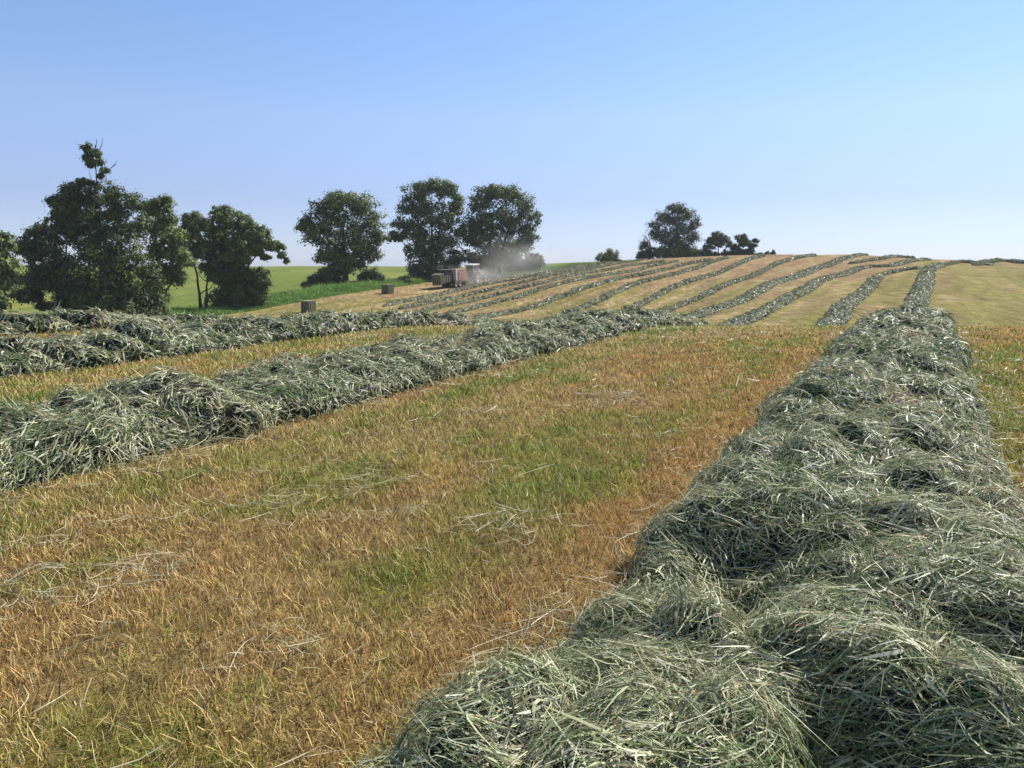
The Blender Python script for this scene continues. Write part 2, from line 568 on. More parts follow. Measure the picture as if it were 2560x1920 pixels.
        ang = 3.4 * noise(s * .8, f * 1.1, 0, 77 + self.seed) + 1.6 * noise(s * 2.6, f * 2.2, 0, 78) + rng.normal(0, .55, len(s))
        dr = ps * np.cos(ang)[:, None] + pf * np.sin(ang)[:, None]
        lift = rng.normal(0, .15, len(s))
        dr = norm(dr + nn * lift[:, None])
        ln = np.minimum(rng.gamma(3, .026, len(s)) + .032, .28) * np.clip(1 + dd * .010, 1, 1.6)
        wd = np.maximum(rng.gamma(4, .00085, len(s)) + .0009, .00120 * dd * rng.uniform(.6, 1.5, len(s)))
        bend = rng.normal(0, .30, (len(s), 3))
        bend[:, 2] -= .0
        bend -= nn * (bend * nn).sum(1, keepdims=True) * .7
        bend -= nn * rng.uniform(-.20, .06, len(s))[:, None]
        side = norm(np.cross(dr, norm(nn + rng.normal(0, .55, (len(s), 3)))))
        off = rng.uniform(-.06, .06, len(s))
        p0 = p0 + nn * off[:, None]
        # colours: grey green, some pale as painted sun glints, some tan, some still green
        k = rng.random(len(s))
        base = np.array([[.355, .36, .200]]) * rng.uniform(.4, 1.5, (len(s), 1))
        patch = noise(s * .8, f * 1.5, 0, 91 + self.seed)
        base = np.where(((k < .20) | (patch + rng.normal(0, .25, len(s)) > .6))[:, None], np.array([[.13, .18, .065]]) * rng.uniform(.7, 1.3, (len(s), 1)), base)
        base = np.where(((k > .20) & (k < .38))[:, None], np.array([[.58, .57, .40]]) * rng.uniform(.75, 1.2, (len(s), 1)), base)
        base = np.where(((k > .40) & (k < .45) | (patch + rng.normal(0, .25, len(s)) < -.95))[:, None], np.array([[.46, .36, .21]]) * rng.uniform(.7, 1.1, (len(s), 1)), base)
        base = base * (1 - .12 * sstep(40, 70, dd))[:, None]
        soft = (.55 * sstep(30, 70, dd))[:, None]
        base = base * (1 - soft) + np.array([[.25, .255, .135]]) * soft
        nr = dd < 26
        for msk, ns in ((nr, 4), (~nr, 2)):
            if msk.any():
                parts.append(ribbons(p0[msk], dr[msk], ln[msk], wd[msk], bend[msk], side[msk], ns, base[msk]))
        Vv, Qq, Cc = join(parts)
        # root object sits at the row's start
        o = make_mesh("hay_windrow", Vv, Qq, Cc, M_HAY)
        return tag(o, label, "windrow", group)


def near_line(n, s0, s1, k=8):
    return [N2 * n + D2 * s for s in np.linspace(s0, s1, k)]


G1 = "hay windrows raked across the field"
ROWS = [
    # (near line n, s0, s1), far pixels, half width, height, label
    ((-.20, -1.6, 30), [(2292, 745), (2310, 716), (2314, 694), (2322, 676), (2346, 668)], .76, .34,
     "broad hay windrow filling the lower right corner and running up to the crest"),
    ((-5.75, -4.5, 26), [(2092, 800), (2105, 772), (2139, 747), (2173, 720), (2189, 697), (2204, 688), (2232, 683), (2270, 675), (2310, 672)], .76, .29,
     "lumpy hay windrow across the middle of the near field, left of the broad one"),
    ((-10.45, -6, 24), [(1868, 802), (1895, 790), (1936, 767), (1958, 754), (2003, 733), (2049, 704), (2071, 696), (2116, 686), (2153, 670), (2184, 668), (2229, 667), (2252, 659), (2293, 653), (2318, 650)], .74, .28,
     "hay windrow at the left edge bordering the far side of the yellow strip"),
    ((-15.5, -9, 22), [(1742, 790), (1773, 781), (1800, 771), (1834, 760), (1868, 745), (1908, 721), (1940, 707), (1981, 695), (2026, 677), (2071, 663), (2095, 653), (2116, 646), (2162, 638)], .78, .235,
     "hindmost near hay windrow at the left edge, just below the dark tree cluster"),
    (None, [(1640, 792), (1703, 765), (1739, 753), (1784, 731), (1807, 717), (1841, 706), (1886, 692), (1902, 681), (1927, 669), (1958, 656), (1992, 646), (2040, 640)], .36, .33,
     "far hay windrow climbing the slope to the highest point of the skyline"),
    (None, [(1560, 780), (1642, 742), (1671, 727), (1705, 711), (1739, 702), (1784, 690), (1818, 675), (1852, 658), (1886, 647), (1912, 640)], .36, .33,
     "far hay windrow ending on the hilltop at the thin scrub"),
    (None, [(1407, 787), (1472, 766), (1502, 753), (1540, 732), (1581, 714), (1626, 702), (1671, 692), (1728, 677), (1773, 658), (1818, 647)], .36, .33,
     "far hay windrow ending below the two small hilltop trees"),
    (None, [(1192, 801), (1249, 789), (1316, 774), (1353, 765), (1384, 750), (1400, 747), (1445, 729), (1490, 714), (1536, 702), (1581, 693), (1626, 686), (1671, 673), (1728, 659), (1784, 651)], .36, .33,
     "far hay windrow bordering the wide bare brown strip on its lower side"),
    (None, [(1136, 785), (1170, 777), (1249, 756), (1305, 743), (1339, 729), (1384, 717), (1429, 705), (1468, 697), (1513, 690), (1558, 684), (1626, 668), (1694, 655)], .36, .33,
     "far hay windrow bordering the wide bare brown strip on its upper side"),
    (None, [(1040, 783), (1102, 769), (1170, 757), (1226, 743), (1283, 728), (1339, 715), (1390, 700), (1430, 692), (1479, 682), (1536, 674), (1576, 665), (1660, 654)], .36, .33,
     "third far hay windrow below the tractor, counting down the slope"),
    (None, [(1000, 774), (1060, 762), (1108, 752), (1158, 743), (1188, 734), (1226, 727), (1283, 712), (1339, 701), (1400, 686), (1468, 676), (1508, 667), (1545, 660), (1603, 652)], .36, .33,
     "second far hay windrow below the tractor, counting down the slope"),
    (None, [(960, 768), (1000, 758), (1045, 751), (1097, 740), (1136, 729), (1170, 723), (1215, 712), (1260, 705), (1305, 698), (1350, 689), (1400, 680), (1440, 672), (1481, 665), (1536, 658)], .36, .33,
     "far hay windrow passing directly below the tractor and baler"),
    (None, [(1226, 704), (1250, 698), (1300, 689), (1384, 677), (1429, 670), (1480, 662)], .5, .28,
     "far hay windrow straight ahead of the tractor, still waiting to be baled"),
    (None, [(2122, 660), (2184, 652), (2218, 647), (2241, 643), (2290, 641)], .36, .33,
     "short stretch of hay windrow cresting the skyline above the near end of the broad row"),
    (None, [(2330, 668), (2377, 661), (2404, 656), (2440, 660), (2480, 664)], .36, .33,
     "hay windrow lump on the right skyline beside the end of the broad row"),
    (None, [(2440, 664), (2480, 655), (2510, 653), (2560, 660), (2640, 662)], .7, .4,
     "hay windrow lump on the skyline at the far right edge"),
]
for i, (near, far, hw, hh, lab) in enumerate(ROWS):
    pts = []
    if near:
        pts += near_line(*near)
        if i == 0:                                      # it fans out a little where the rake set it down
            pts = [N2 * n + D2 * q for n, q in ((-.36, -2.2), (-.34, .5), (-.30, 2.2), (-.24, 3.6), (-.21, 5.5), (-.2, 9))] + pts[4:]
    pts += [hit(*p) for p in far]
    p = np.array(pts)
    if near is None:                                    # thin the ray hits to a sane spacing
        keep = [0]
        for k in range(1, len(p)):
            if np.linalg.norm(p[k] - p[keep[-1]]) > 2.0:
                keep.append(k)
        p = p[keep]
    if 8 <= i <= 11:
        hw, hh = .33, .31
    rowd = 2 if i == 0 else (5 if i == 1 else (10 if i < 4 else 60))
    wr = Windrow(p, hw, hh, i)
    if near:                                            # the same row looks slimmer and flatter on the thin crop beyond
        pass
    wr.build(lab, G1, rowd)

# ------------------------------------------------------------------ near stubble
def row_cover(X, Y):
    n = X * N2[0] + Y * N2[1]
    c = np.zeros_like(n)
    for (near, *_r) in ROWS[:4]:
        c = np.maximum(c, (np.abs(n - near[0]) < .72).astype(float))
    return c


def scatter(y0, y1, dens, marg=1.25):
    """points in the view wedge with density dens(distance)"""
    X, Y = [], []
    for a in np.arange(y0, y1, .5):
        hwid = .68 * (a + .5) * marg + 1.2
        d = dens(max(a + .25, 1.5))
        n = rng.poisson(d * .5 * 2 * hwid)
        X.append(rng.uniform(-hwid, hwid, n)); Y.append(a + rng.uniform(0, .5, n))
    return np.concatenate(X), np.concatenate(Y)


X, Y = scatter(.8, 20.5, lambda d: min(8000, 6400 * (2.8 / d) ** 1.2))
k = row_cover(X, Y) < .5
k &= rng.random(len(X)) < np.clip(.80 + .5 * fbm(X * 2.2, Y * 2.2, 0, 2, 51), .25, 1)
X, Y = X[k], Y[k]
g, r = field_mix(X, Y)
d = np.hypot(X, Y)
N = len(X)
k = rng.random(N)
gg = np.clip(g + .28 * fbm(X * 4.5, Y * 4.5, 0, 2, 35) + rng.normal(0, .22, N), 0, 1)
c = mix(mix(mix(TAN * 1.3, ORANGE * 1.3, np.clip(r + rng.normal(0, .3, N), 0, 1)), OLIVE * 1.55, sstep(.30, .60, gg)), GREEN * 1.6, sstep(.60, .95, gg))
c = np.where((k < .07)[:, None], np.array([[.52, .44, .28]]), c)
c = np.where((k > .90)[:, None], np.array([[.16, .085, .035]]), c)
c = c * rng.uniform(.7, 1.75, (N, 1))
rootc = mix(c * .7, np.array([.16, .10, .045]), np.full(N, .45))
az = rng.uniform(0, 2 * math.pi, N)
ti = np.abs(rng.normal(0, .30, N)) + .04
dr = norm(np.stack([np.cos(az) * ti, np.sin(az) * ti, np.ones(N)], 1))
hgt = rng.uniform(.028, .074, N) * (1 + .5 * g * (rng.random(N) < .35)) * (1 + .25 * sstep(4, 15, d))
hgt *= np.where(rng.random(N) < .02, 1.6, 1)
wd = np.maximum(rng.uniform(.0025, .0052, N), .00115 * d * rng.uniform(.7, 1.3, N))
bend = rng.normal(0, .30, (N, 3)); bend[:, 2] = -np.abs(bend[:, 2]) * .5
sd = rng.normal(0, 1, (N, 3)); sd[:, 2] *= .2
side = norm(np.cross(dr, norm(sd)))
P0 = np.stack([X, Y, ground(X, Y) - .004], 1)
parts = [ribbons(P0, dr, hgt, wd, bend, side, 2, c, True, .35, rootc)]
# flat dead thatch between the stems
X, Y = scatter(.8, 12, lambda d: min(600, 600 * (2.8 / d) ** 1.35))
k = row_cover(X, Y) < .5
X, Y = X[k], Y[k]; N = len(X); d = np.hypot(X, Y)
az = rng.uniform(0, 2 * math.pi, N)
dr = norm(np.stack([np.cos(az), np.sin(az), rng.normal(0, .18, N)], 1))
c = mix(np.array([.36, .25, .13]), np.array([.20, .11, .045]), rng.random(N)) * rng.uniform(.6, 1.25, (N, 1))
side = norm(np.cross(dr, norm(rng.normal(0, .5, (N, 3)) + np.array([0, 0, 1]))))
P0 = np.stack([X, Y, ground(X, Y) + rng.uniform(.002, .03, N)], 1)
parts.append(ribbons(P0, dr, rng.uniform(.03, .12, N), np.maximum(rng.uniform(.002, .004, N), .0008 * d), rng.normal(0, .12, (N, 3)), side, 2, c))
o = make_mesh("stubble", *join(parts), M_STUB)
tag(o, "short orange and green stubble covering the mown field", kind="stuff")

# loose strands of hay left lying on the stubble
X, Y = scatter(.8, 19, lambda d: min(420, 420 * (3 / d) ** 1.1))
n_ = X * N2[0] + Y * N2[1]
drift = np.zeros(len(X))
for cx_, cy_, lx_, ly_ in ((-2.6, 3.75, 1.0, .10), (-1.3, 4.6, .9, .13), (-.75, 4.25, .5, .07), (-1.6, 5.2, .5, .08), (.1, 9.6, .8, .22), (-.4, 7.2, .4, .12), (.9, 7.6, .5, .15), (-1.9, 3.1, .5, .05)):
    a_ = (X - cx_) * .90 + (Y - cy_) * .43; b_ = -(X - cx_) * .43 + (Y - cy_) * .90
    drift = np.maximum(drift, np.exp(-(a_ / lx_) ** 2 - (b_ / ly_) ** 2))
k = (row_cover(X, Y) < .5) & ((rng.random(len(X)) < drift) | (fbm(X * 1.1, Y * 1.5, 0, 3, 55) + rng.normal(0, .10, len(X)) > .72) | (rng.random(len(X)) < .03)
                             | ((rng.random(len(X)) < .5) & ((np.abs(n_ + 1.15) < .18) | (np.abs(n_ + 4.8) < .22) | (np.abs(n_ - .72) < .25))))
X, Y = X[k], Y[k]; N = len(X); d = np.hypot(X, Y)
az = rng.normal(.6, 1.0, N) + rng.integers(0, 2, N) * math.pi
dr = norm(np.stack([np.cos(az), np.sin(az), rng.normal(0, .10, N)], 1))
c = mix(np.array([.38, .36, .20]), np.array([.58, .52, .36]), rng.random(N)) * rng.uniform(.55, 1.15, (N, 1))
side = norm(np.cross(dr, norm(rng.normal(0, .4, (N, 3)) + np.array([0, 0, 1]))))
P0 = np.stack([X, Y, ground(X, Y) + rng.uniform(.03, .065, N)], 1)
o = make_mesh("loose_hay", *ribbons(P0, dr, rng.gamma(3, .045, N) + .03, np.maximum(rng.uniform(.0025, .005, N), .0009 * d), rng.normal(0, .10, (N, 3)), side, 4, c), M_HAY)
tag(o, "pale loose strands of hay scattered over the stubble", kind="stuff")

# ------------------------------------------------------------------ tall grass verge
lowp = np.array([hit(*p) for p in [(330, 818), (380, 810), (470, 799), (560, 787), (700, 765), (850, 738), (960, 722), (1060, 707), (1150, 701), (1300, 688), (1400, 676), (1500, 663)]])
upp = np.array([hit(*p) for p in [(330, 800), (400, 791), (480, 776), (560, 772), (700, 745), (850, 718), (960, 710), (1060, 697), (1150, 690), (1300, 680), (1400, 667), (1500, 659)]])
upp = upp - N2 * .6
N = 70000
seglen = np.linalg.norm(np.diff(lowp, axis=0), axis=1)
w = np.r_[0, np.cumsum(seglen)] / seglen.sum()
t = rng.random(N); v = rng.random(N)
lo = np.stack([np.interp(t, w, lowp[:, i]) for i in (0, 1)], 1)
up = np.stack([np.interp(t, w, upp[:, i]) for i in (0, 1)], 1)
XY = lo * (1 - v[:, None]) + up * v[:, None]
XY += rng.normal(0, .25, XY.shape) * np.minimum(v, .4)[:, None]
X, Y = XY[:, 0], XY[:, 1]
hg = rng.uniform(.35, .85, N) * (1 + .45 * fbm(X * .4, Y * .4, 0, 2, 71)) * np.where(t < .8, 1, .6) * (.55 + .6 * np.minimum(v * 3, 1))
az = rng.uniform(0, 6.28, N); ti = np.abs(rng.normal(0, .55, N))
dr = norm(np.stack([np.cos(az) * ti, np.sin(az) * ti, np.ones(N)], 1))
side = norm(np.cross(dr, norm(rng.normal(0, 1, (N, 3)) * np.array([1, 1, .2]))))
c = mix(np.array([.13, .25, .045]), np.array([.21, .33, .065]), np.clip(.5 + .7 * fbm(X * .25, Y * .25, 0, 3, 72) + rng.normal(0, .2, N), 0, 1)) * rng.uniform(.75, 1.25, (N, 1))
bend = rng.normal(0, .3, (N, 3)); bend[:, 2] = -np.abs(bend[:, 2])
o = make_mesh("tall_grass", *ribbons(np.stack([X, Y, ground(X, Y) - .02], 1), dr, hg, rng.uniform(.05, .10, N), bend, side, 2, c, True, .2), M_GRASS)
tag(o, "rank deep green grass along the foot of the hedgerow", kind="stuff")

# ------------------------------------------------------------------ trees
LEAFC = {
    'dark': (np.array([.022, .038, .012]), np.array([.125, .17, .042])),
    'mid': (np.array([.030, .052, .014]), np.array([.19, .24, .062])),
    'light': (np.array([.050, .080, .020]), np.array([.20, .26, .065])),
    'teal': (np.array([.045, .095, .045]), np.array([.08, .15, .06])),
    'grey': (np.array([.055, .075, .038]), np.array([.15, .175, .080])),
}


def foliage(blobs, Y, size, colours, dens=1.0, puff=.6, depth=.85):
    """leaf sprays in many small tiers spread through the crown's lobes"""
    sc = Y / F / math.cos(TH) * 1.0
    P, Nn, Sz, Cc = [], [], [], []
    for b in blobs:
        cx, cy, rx, ry = b[:4]
        dy = b[4] if len(b) > 4 else rng.uniform(-.5, .5) * rx * sc * .8
        c = pt(cx, cy, Y + dy)
        rxw, rzw = rx * sc * 1.06, ry * sc * 1.10
        ryw = max(rxw, rzw) * depth
        pr = 1.35 * puff * min(1, .35 + .35 * min(rxw, rzw))
        area = 4 * math.pi * ((rxw * rzw + rxw * ryw + ryw * rzw) / 3)
        npf = max(6, int(1.4 * dens * area / (math.pi * pr * pr)))
        q = norm(rng.normal(0, 1, (npf, 3)))
        rad = rng.uniform(.10, 1.0, npf) ** .5
        rad = rad * (1 + .12 * noise(q[:, 0] * 2 + cx, q[:, 1] * 2, q[:, 2] * 2, 5))
        pc = c + q * rad[:, None] * np.array([rxw, ryw, rzw])
        lit = rng.uniform(0, 1, npf)
        for k in range(npf):
            m = rng.integers(34, 62)
            o = rng.normal(0, 1, (m, 3)) * np.array([.52, .52, .36]) * pr
            o[:, 2] -= .10 * (o[:, 0] ** 2 + o[:, 1] ** 2) / pr
            P.append(pc[k] + o)
            nv = norm(o / pr * 1.1 + np.array([.1, 0, .55]) + q[k] * .3 + rng.normal(0, .26, (m, 3)))
            Nn.append(nv)
            Sz.append(rng.uniform(.6, 1.3, m) * size)
            Cc.append(mix(colours[0], colours[1], np.clip(lit[k] + rng.normal(0, .10, m), 0, 1)))
    P, Nn, Sz, Cc = map(np.concatenate, (P, Nn, Sz, Cc))
    a = norm(np.cross(Nn, rng.normal(0, 1, Nn.shape)))
    b = np.cross(Nn, a)
    L, W = (Sz * .62)[:, None], (Sz * .36)[:, None]
    dro = np.array([0, 0, -1]) * (Sz * .10)[:, None]
    V = np.stack([P - a * L + dro, P - b * W, P + a * L + dro, P + b * W], 1).reshape(-1, 3)
    Q = np.arange(len(P) * 4).reshape(-1, 4)
    return V, Q, np.repeat(Cc, 4, 0)


def tree(name, label, cat, base, Y, blobs, colour, size=.30, trunks=None, tr=.28, limbs=True, dens=1.0, group=None, puff=.6, twigs=0, extra=None):
    bx = slopes(base, 720)[0] * Y
    gz = float(ground(bx, Y))
    root = empty(name, (bx, Y, gz))
    org = np.array([bx, Y, gz])
    V, Q, C = foliage(blobs, Y, size, LEAFC[colour], dens, puff)
    lst = []
    sc = Y / F
    trunks = trunks or [[(base, None), (base, min(b[1] for b in blobs) + 25)]]
    tips = []
    for tk in trunks:
        pth = []
        for (tx, ty) in tk:
            if ty is None:
                pth.append(np.array([slopes(tx, 720)[0] * Y, Y, gz - .15]))
            else:
                pth.append(pt(tx, ty, Y))
        pth = np.array(pth)
        # resample
        n = 10
        d = np.r_[0, np.cumsum(np.linalg.norm(np.diff(pth, axis=0), axis=1))]
        q = np.stack([np.interp(np.linspace(0, d[-1], n), d, pth[:, i]) for i in range(3)], 1)
        q[1:-1] += rng.normal(0, .06, (n - 2, 3))
        tt = np.linspace(0, 1, n)
        rr = tr * (1 - .86 * tt ** .8) + tr * .5 * np.exp(-tt * 14)
        lst.append((q, rr, 8))
        tips.append((q, rr))
    if limbs:
        for b in blobs:
            c = pt(b[0], b[1], Y + rng.uniform(-.4, .4) * b[2] * sc)
            q, rr = tips[int(rng.integers(len(tips)))] if len(tips) > 1 else tips[0]
            # leave the trunk well below the lobe
            zz = q[:, 2]
            tgt = max(gz + .22 * (zz[-1] - gz), c[2] - np.linalg.norm((c - q[5])[:2]) * .9 - .8)
            i = int(np.argmin(np.abs(zz - tgt)))
            st = q[i]
            lst.append((curve_pts(st, c, (0, 0, -.10 * np.linalg.norm(c - st)), 7, .07), np.linspace(min(rr[i] * .6, .14), .025, 7), 6))
            for _ in range(3):
                e = c + rng.normal(0, 1, 3) * np.array([b[2] * sc, b[2] * sc, b[3] * sc]) * .7
                lst.append((curve_pts(c, e, (0, 0, .08), 5, .05), np.linspace(.03, .010, 5), 5))
    for tw in (extra or []):
        p = np.array([pt(x, y, Y) for x, y in tw])
        if len(p) == 2:
            p = curve_pts(p[0], p[1], (0, 0, .05), 5, .06)
        lst.append((p, np.linspace(.05, .015, len(p)), 5))
    tv, tq = tubes(lst)
    make_mesh("trunk", tv - org, tq, None, M_BARK, root, True)
    make_mesh("crown", V - org, Q, C, M_LEAF, root)
    return tag(root, label, cat, group)


def shrub(label, base, Y, blobs, colour, size=.24, dens=1.0, group=None, puff=.45, name="shrub"):
    bx = slopes(base, 720)[0] * Y
    gz = float(ground(bx, Y))
    root = empty(name, (bx, Y, gz)); org = np.array([bx, Y, gz])
    V, Q, C = foliage(blobs, Y, size, LEAFC[colour], dens, puff)
    V[:, 2] = np.maximum(V[:, 2], ground(V[:, 0], V[:, 1]) + .02)
    lst = []
    for b in blobs:
        c = pt(b[0], b[1], Y)
        for _ in range(3):
            s0 = org - np.array([0, 0, .06])
            e = c + rng.normal(0, .4, 3) * np.array([b[2], b[2], b[3]]) * Y / F
            lst.append((curve_pts(s0, e, (0, 0, .1), 5, .04), np.linspace(.04, .012, 5), 5))
    tv, tq = tubes(lst)
    make_mesh("stem", tv - org, tq, None, M_BARK, root, True)
    make_mesh("foliage", V - org, Q, C, M_LEAF, root)
    return tag(root, label, "shrub", group)


GT = "hedgerow trees between field and pasture"
GS = "hedgerow shrubs"
tree("broadleaf_tree", "bright green leafy tree cut off by the left edge of the picture", "tree", -30, 74,
     [(-20, 645, 45, 50), (8, 690, 28, 32), (-20, 735, 48, 38), (-45, 600, 40, 36), (12, 605, 16, 22), (22, 655, 20, 14), (-5, 770, 22, 20)], 'mid', .28, group=GT)
tree("broadleaf_tree", "dark tree with a drooping left side, leftmost of the big cluster at the left", "tree", 165, 81,
     [(112, 610, 52, 32), (75, 612, 30, 22), (150, 575, 40, 34), (120, 660, 50, 30), (105, 700, 62, 26), (75, 738, 32, 15), (160, 742, 36, 30), (185, 690, 52, 60), (112, 764, 22, 9), (60, 625, 20, 12), (90, 580, 28, 18), (195, 785, 36, 24)],
     'dark', .27, tr=.3, group=GT)
tree("spindly_tree", "tall thin tree whose bare stem carries a small tuft of leaves above the dark cluster", "tree", 252, 80.5,
     [(218, 369, 10, 8), (238, 382, 12, 9), (214, 392, 8, 5), (224, 408, 10, 8), (243, 403, 10, 8), (262, 424, 8, 4), (250, 437, 7, 5),
      (208, 455, 20, 6), (243, 463, 9, 9), (185, 480, 34, 18), (165, 510, 38, 20), (222, 500, 34, 24), (155, 535, 34, 20), (205, 545, 40, 26), (170, 570, 40, 20), (245, 560, 34, 40), (230, 620, 42, 40)],
     'dark', .26, trunks=[[(252, None), (248, 600), (245, 480), (240, 430), (238, 362)]], tr=.22, group=GT, puff=.5,
     extra=[[(240, 400), (255, 360), (256, 346)], [(238, 380), (242, 350), (238, 347)], [(226, 372), (205, 362), (190, 360)], [(250, 440), (280, 418), (294, 402)], [(280, 418), (292, 412)], [(262, 430), (267, 398)], [(244, 500), (226, 440), (222, 425)], [(232, 365), (212, 352)], [(243, 470), (260, 448)]])
tree("broadleaf_tree", "dense dark tree filling the middle of the left cluster", "tree", 300, 79.5,
     [(284, 480, 24, 22), (300, 520, 34, 30), (332, 500, 20, 18), (290, 570, 42, 40), (340, 555, 30, 34), (255, 620, 46, 44), (310, 630, 60, 52), (240, 690, 64, 54), (320, 700, 62, 52), (225, 750, 78, 44), (300, 765, 80, 44), (372, 690, 34, 36), (385, 745, 26, 28), (260, 800, 70, 26), (345, 800, 60, 30)],
     'dark', .27, tr=.34, group=GT)
tree("maple_tree", "lighter green tree with see-through crown on the right of the left cluster", "tree", 388, 82.5,
     [(372, 520, 28, 22), (405, 508, 26, 18), (422, 540, 20, 22), (385, 560, 36, 28), (415, 590, 36, 26), (442, 595, 24, 20), (400, 630, 38, 28), (442, 640, 32, 22), (466, 648, 22, 13), (400, 680, 44, 30), (436, 690, 30, 18), (395, 735, 32, 26), (380, 770, 30, 24)],
     'light', .26, tr=.26, group=GT, puff=.55, dens=.9)
shrub("blue-green shrub at the foot of the dark left cluster", 275, 78.4, [(272, 765, 24, 22), (262, 780, 20, 18), (288, 775, 16, 16)], 'teal', .22, group=GS)
shrub("dark low shrub under the right end of the left cluster", 360, 78.8, [(340, 792, 34, 24), (375, 785, 28, 22), (312, 800, 30, 18)], 'dark', group=GS)
shrub("small light green bush at the right foot of the left cluster", 408, 80.5, [(400, 770, 14, 26), (414, 788, 14, 14), (395, 740, 12, 14)], 'light', .22, group=GS)
tree("slender_tree", "slender tree with two thin bare trunks, right of the left cluster", "tree", 499, 93,
     [(484, 552, 24, 20), (466, 580, 18, 22), (500, 575, 28, 26), (478, 620, 30, 26), (512, 620, 30, 26), (532, 668, 30, 20), (545, 692, 20, 14), (470, 650, 20, 14)],
     'mid', .27, trunks=[[(500, None), (487, 664), (484, 575)], [(511, None), (518, 700), (528, 640)]], tr=.20, group=GT, puff=.5)
tree("spreading_tree", "pale leaved tree with one long branch reaching right above a dark bush", "tree", 602, 94,
     [(562, 532, 30, 18), (540, 560, 26, 22), (590, 552, 36, 24), (628, 572, 30, 20), (570, 590, 40, 28), (612, 605, 40, 26), (652, 592, 28, 20), (545, 610, 26, 24), (590, 640, 40, 20), (640, 618, 26, 14), (672, 612, 24, 14), (640, 628, 20, 10), (693, 615, 18, 10), (703, 636, 12, 8), (716, 650, 7, 7), (560, 635, 30, 24), (595, 650, 26, 18), (658, 642, 16, 7)],
     'light', .24, trunks=[[(602, None), (604, 700), (590, 620), (580, 560)], [(606, None), (618, 670), (650, 628), (695, 626)]], tr=.22, group=GT, puff=.40, dens=.72, limbs=False,
     extra=[[(588, 620), (560, 560)], [(592, 640), (620, 575)], [(597, 660), (560, 625)], [(610, 690), (645, 600)], [(650, 628), (680, 612)], [(640, 634), (660, 645)], [(690, 626), (716, 650)]])
shrub("big dark dense bush under the spreading tree with the long branch", 592, 93.2, [(590, 695, 46, 38), (568, 745, 44, 30), (612, 740, 48, 38), (645, 700, 28, 34), (560, 692, 18, 24), (644, 748, 28, 26)], 'dark', .26, dens=1.2, group=GS)
tree("oak_tree", "round crowned dark tree standing alone with shrubs at its foot", "tree", 864, 116,
     [(862, 500, 46, 20), (815, 515, 36, 26), (908, 515, 38, 26), (785, 550, 30, 26), (765, 562, 20, 14), (935, 555, 28, 26), (850, 560, 62, 48), (795, 590, 34, 28), (945, 590, 20, 22), (905, 600, 42, 34), (835, 625, 40, 28), (880, 650, 36, 24), (815, 640, 26, 18), (920, 632, 26, 20), (855, 668, 34, 16)],
     'mid', .32, trunks=[[(864, None), (864, 680), (860, 610), (858, 520)]], tr=.42, group=GT, puff=.68)
shrub("dark shrub left of the round tree's trunk", 815, 115.5, [(795, 698, 24, 15), (822, 690, 30, 22), (845, 700, 18, 14), (770, 710, 14, 8)], 'dark', group=GS)
shrub("dark shrub right of the round tree's trunk", 924, 117, [(912, 694, 20, 15), (930, 688, 22, 18), (945, 694, 14, 12)], 'dark', group=GS)
shrub("low weedy bush between the round tree and the tractor", 1000, 119, [(990, 704, 18, 7), (1012, 700, 16, 10)], 'mid', .22, group=GS)
tree("broadleaf_tree", "tall dark tree directly behind the tractor and baler", "tree", 1078, 131,
     [(1080, 466, 42, 18), (1042, 482, 32, 24), (1118, 474, 30, 20), (1142, 505, 16, 24), (1022, 520, 24, 24), (1065, 530, 50, 38), (1115, 545, 38, 34), (1008, 560, 26, 16), (1040, 575, 34, 24), (992, 590, 22, 12), (1075, 595, 44, 30), (1125, 600, 30, 28), (1035, 622, 26, 22), (1085, 640, 38, 20), (1138, 640, 24, 22), (1150, 570, 14, 16), (1128, 665, 22, 12)],
     'mid', .33, trunks=[[(1070, None), (1066, 660), (1055, 580), (1048, 500)], [(1086, None), (1090, 650), (1100, 570), (1112, 490)], [(1078, None), (1079, 640), (1080, 480)]], tr=.34, group=GT, puff=.7)
tree("broadleaf_tree", "broad dark tree partly veiled by the dust cloud", "tree", 1240, 134,
     [(1238, 480, 40, 16), (1202, 498, 30, 24), (1278, 486, 34, 20), (1310, 515, 28, 24), (1336, 545, 16, 16), (1190, 545, 26, 32), (1245, 545, 56, 46), (1300, 560, 34, 30), (1320, 590, 24, 18), (1200, 595, 36, 30), (1255, 615, 46, 32), (1300, 620, 28, 22), (1190, 640, 30, 16), (1225, 655, 36, 16), (1275, 650, 30, 18), (1178, 590, 18, 24), (1310, 610, 22, 12)],
     'mid', .33, trunks=[[(1232, None), (1230, 650), (1215, 560), (1205, 500)], [(1246, None), (1252, 640), (1275, 560), (1285, 500)]], tr=.36, group=GT, puff=.7)
shrub("pale leafy bush behind the rear of the baler", 1052, 127, [(1040, 672, 22, 22), (1062, 662, 20, 18), (1050, 690, 30, 12)], 'grey', .26, group=GS)
shrub("yellow-green bush showing above the baler's top", 1100, 127.5, [(1092, 672, 22, 12), (1112, 664, 16, 10), (1095, 690, 26, 14)], 'mid', .26, group=GS)
shrub("pale bush at the right foot of the dust-veiled tree", 1322, 138, [(1312, 664, 26, 14), (1335, 648, 20, 12), (1345, 660, 14, 12), (1285, 670, 22, 12)], 'grey', .28, group=GS)
shrub("small round bush standing alone on the skyline", 1520, 171, [(1507, 643, 14, 13), (1530, 641, 15, 16), (1520, 634, 12, 12), (1545, 652, 8, 5)], 'mid', .32, puff=.6, group="hilltop copse")
